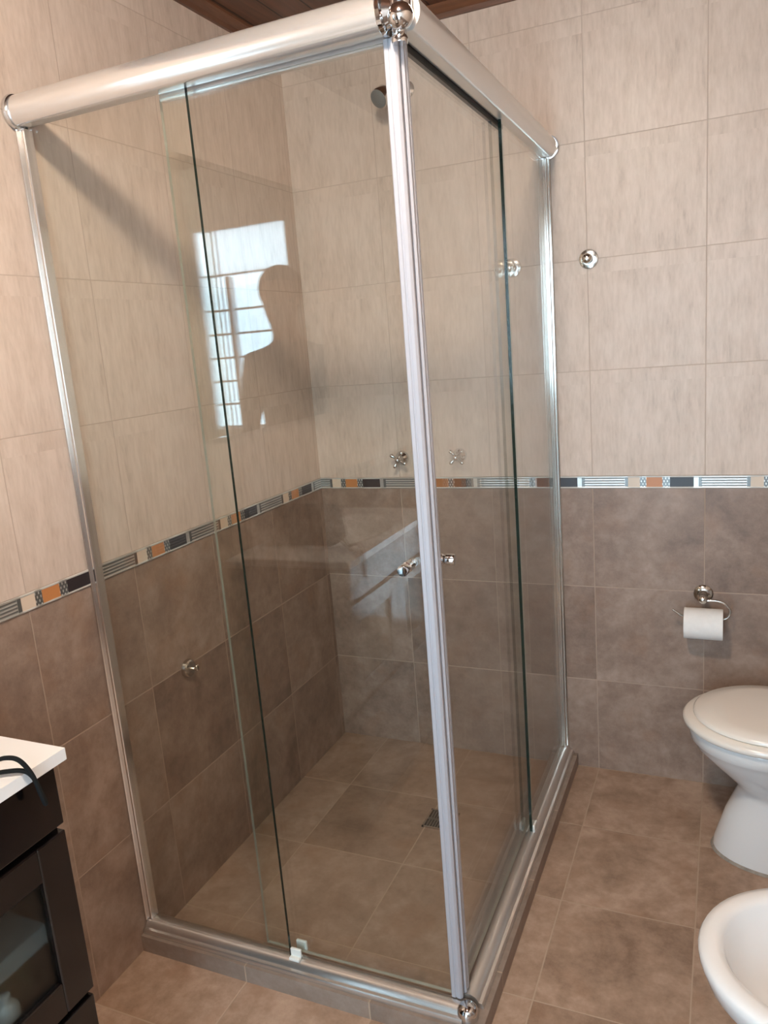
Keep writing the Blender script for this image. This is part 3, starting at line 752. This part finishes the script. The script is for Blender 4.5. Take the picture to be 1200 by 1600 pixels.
obj('spout', tube(B(), smooth_path([V(0.048, 2.03, VZ + 0.05), V(0.09, 2.03, VZ + 0.085), V(0.13, 2.03, VZ + 0.08), V(0.145, 2.03, VZ + 0.06)]), 0.010, 16), M['chrome'], fa)

bagt = thing('toiletry_bag', 'black fabric toiletry bag on the white vanity top, its strap hanging over the edge', 'bag', V(0.17, 1.74, VZ))
bm = B(); box(bm, 0.055, 0.285, 1.785, 1.900, VZ + 0.0008, VZ + 0.125, 0.028, 4)
for v in bm.verts:
    if v.co.z > VZ + 0.08: v.co.y += (-1.8425 - v.co.y) * 0.45
obj('pouch', bm, M['bag'], bagt, smooth_angle=1.2)
sp = smooth_path([V(0.279, 1.815, VZ + 0.050), V(0.312, 1.790, VZ + 0.026), V(0.351, 1.757, VZ + 0.022), V(0.382, 1.748, VZ + 0.030), V(0.400, 1.740, VZ + 0.024), V(0.4085, 1.730, VZ - 0.004), V(0.4115, 1.7235, VZ - 0.040), V(0.4115, 1.7195, VZ - 0.057),
                  V(0.4105, 1.7175, VZ - 0.058), V(0.4085, 1.720, VZ - 0.040), V(0.4075, 1.728, VZ - 0.010), V(0.401, 1.738, VZ + 0.006), V(0.375, 1.752, VZ + 0.008), V(0.335, 1.785, VZ + 0.010), V(0.283, 1.842, VZ + 0.034)], 8)
obj('strap', tube(B(), sp, 0.0036, 8), M['strap'], bagt)['label'] = 'dark looped strap hanging over the white edge'

mir = thing('wall_mirror', 'frameless wall mirror above the vanity, seen as a reflection in the glass', 'mirror', V(0, 2.0, 1.25))
obj('mirror_glass', box(B(), 0.0115, 0.015, 1.640, 2.360, 1.25, 2.02), M['mirror'], mir)
obj('backing', box(B(), 0.0005, 0.0110, 1.650, 2.350, 1.26, 2.01), M['pvc'], mir)

# ------------------------------------------------------------------ the person seen mirrored in the glass
PXC, PDC = 0.485, 2.90
per = thing('person', 'person in dark clothes standing by the window, mirrored as a silhouette in the glass', 'person', V(PXC, PDC, 0))
def skin_body(name, nodes, edges, mat, sub=2):
    me = bpy.data.meshes.new(name + '_cage')
    me.from_pydata([n[0] for n in nodes], edges, [])
    o = bpy.data.objects.new(name + '_cage', me); COL.objects.link(o)
    md = o.modifiers.new('skin', 'SKIN'); md.use_smooth_shade = True
    for i, n in enumerate(nodes):
        sv = me.skin_vertices[0].data[i]; sv.radius = n[1] if isinstance(n[1], tuple) else (n[1], n[1]); sv.use_root = (i == 0)
    ss = o.modifiers.new('sub', 'SUBSURF'); ss.levels = sub; ss.render_levels = sub
    bpy.context.view_layer.update()
    dg = bpy.context.evaluated_depsgraph_get()
    m2 = bpy.data.meshes.new_from_object(o.evaluated_get(dg))
    bpy.data.objects.remove(o)
    bm = bmesh.new(); bm.from_mesh(m2); bpy.data.meshes.remove(m2)
    for f in bm.faces: f.smooth = True; f.material_index = 0
    return bm
def pp(x, d, z): return V(PXC + x, PDC + d, z)
N = []; E_ = []
def chain(lst, start=None):
    prev = start
    for p, r in lst:
        N.append((p, r)); i = len(N) - 1
        if prev is not None: E_.append((prev, i))
        prev = i
    return prev
pel = chain([(pp(0, 0, 0.98), (0.155, 0.115))])
ch = chain([(pp(0, 0, 1.14), (0.148, 0.110)), (pp(0, 0, 1.30), (0.170, 0.120)), (pp(0, 0.01, 1.43), (0.165, 0.110))], pel)
nk = chain([(pp(0, 0.0, 1.525), 0.062), (pp(0, -0.01, 1.60), 0.058), (pp(0, -0.02, 1.665), (0.080, 0.096)), (pp(0, -0.015, 1.75), (0.084, 0.103)), (pp(0, -0.005, 1.80), (0.066, 0.078))], ch)
HANDS = []
for s in (-1, 1):
    chain([(pp(s * .095, 0, 0.86), (0.092, 0.095)), (pp(s * .105, 0, 0.70), 0.080), (pp(s * .11, -.01, 0.50), 0.058), (pp(s * .112, 0.01, 0.33), 0.055), (pp(s * .115, 0.02, 0.10), 0.040), (pp(s * .118, -0.02, 0.045), 0.040), (pp(s * .125, -0.15, 0.030), 0.032)], pel)
    el = chain([(pp(s * .185, 0.01, 1.445), 0.066), (pp(s * .228, 0.03, 1.30), 0.056), (pp(s * .262, 0.04, 1.15), 0.046), (pp(s * .250, -.06, 1.03), 0.040), (pp(s * .225, -.16, 0.94), 0.029)], ch)
    pm_ = chain([(pp(s * .225, -.20, 0.915), (0.036, 0.018)), (pp(s * .215, -.235, 0.890), (0.038, 0.015))], el)
    HANDS.append((s, pm_))
bm = skin_body('body', N, E_, M['skin'])
for f in bm.faces:
    c = f.calc_center_median(); z = c.z; lx = c.x - PXC; ld = -c.y - PDC
    if z < 0.065: f.material_index = 3
    elif z < 0.97 and abs(lx) < 0.215 and ld > -0.12: f.material_index = 2
    elif z < 1.525 and not (z < 1.10 and abs(lx) > 0.215): f.material_index = 1
# fingers: four of unequal length and a thumb on each hand, each its own chain rooted in the palm
for s, _ in HANDS:
    for k, (off, ln) in enumerate(((-0.027, .066), (-0.009, .075), (0.009, .070), (0.026, .056))):
        b0 = pp(s * .215 + off * 0.95, -.225, 0.896 + abs(off) * 0.1)
        dirs = [Vector((0, 0.62, -0.78)), Vector((0, 0.45, -0.89)), Vector((0, 0.15, -0.99))]
        pts = [b0]
        for q, dv in zip((0.45, 0.33, 0.22), dirs): pts.append(pts[-1] + dv * ln * q * 1.25)
        tube(bm, smooth_path(pts, 4), 0.0085, 10)
    pts = [pp(s * .190, -.205, 0.910), pp(s * .172, -.225, 0.890), pp(s * .168, -.245, 0.868)]
    tube(bm, smooth_path(pts, 4), 0.010, 10)
# face: nose, ears, brows and mouth
hz = 1.70
tube(bm, smooth_path([pp(0, -0.108, hz + .035), pp(0, -0.122, hz + .005), pp(0, -0.128, hz - .010), pp(0, -0.110, hz - .018)], 4), [0.007] * 2 + [0.010] * 11, 10)
for s in (-1, 1):
    sphere(bm, pp(s * .078, -0.012, hz + .005), 0.030, 0.35, 0.62, 1.0, 14)
    sphere(bm, pp(s * .032, -0.098, hz + .034), 0.012, 1, 0.8, 1, 12)
tube(bm, smooth_path([pp(-.024, -0.100, hz - .046), pp(0, -0.108, hz - .044), pp(.024, -0.100, hz - .046)], 4), 0.0055, 8)
body = obj('body', bm, [M['skin'], M['shirt'], M['trousers'], M['black_gasket']], per)
bm = B()
o = bmesh.ops.create_uvsphere(bm, u_segments=28, v_segments=18, radius=1.0)
for v in o['verts']:
    v.co = Vector((v.co.x * 0.098, v.co.y * 0.118, v.co.z * 0.105)) + pp(0, -0.002, 1.755)
bmesh.ops.delete(bm, geom=[v for v in bm.verts if (v.co.z < 1.66) or (-v.co.y - PDC < -0.07 and v.co.z < 1.775)], context='VERTS')
bmesh.ops.solidify(bm, geom=bm.faces, thickness=0.006)
for f in bm.faces: f.smooth = True
obj('hair', bm, M['hair'], per)
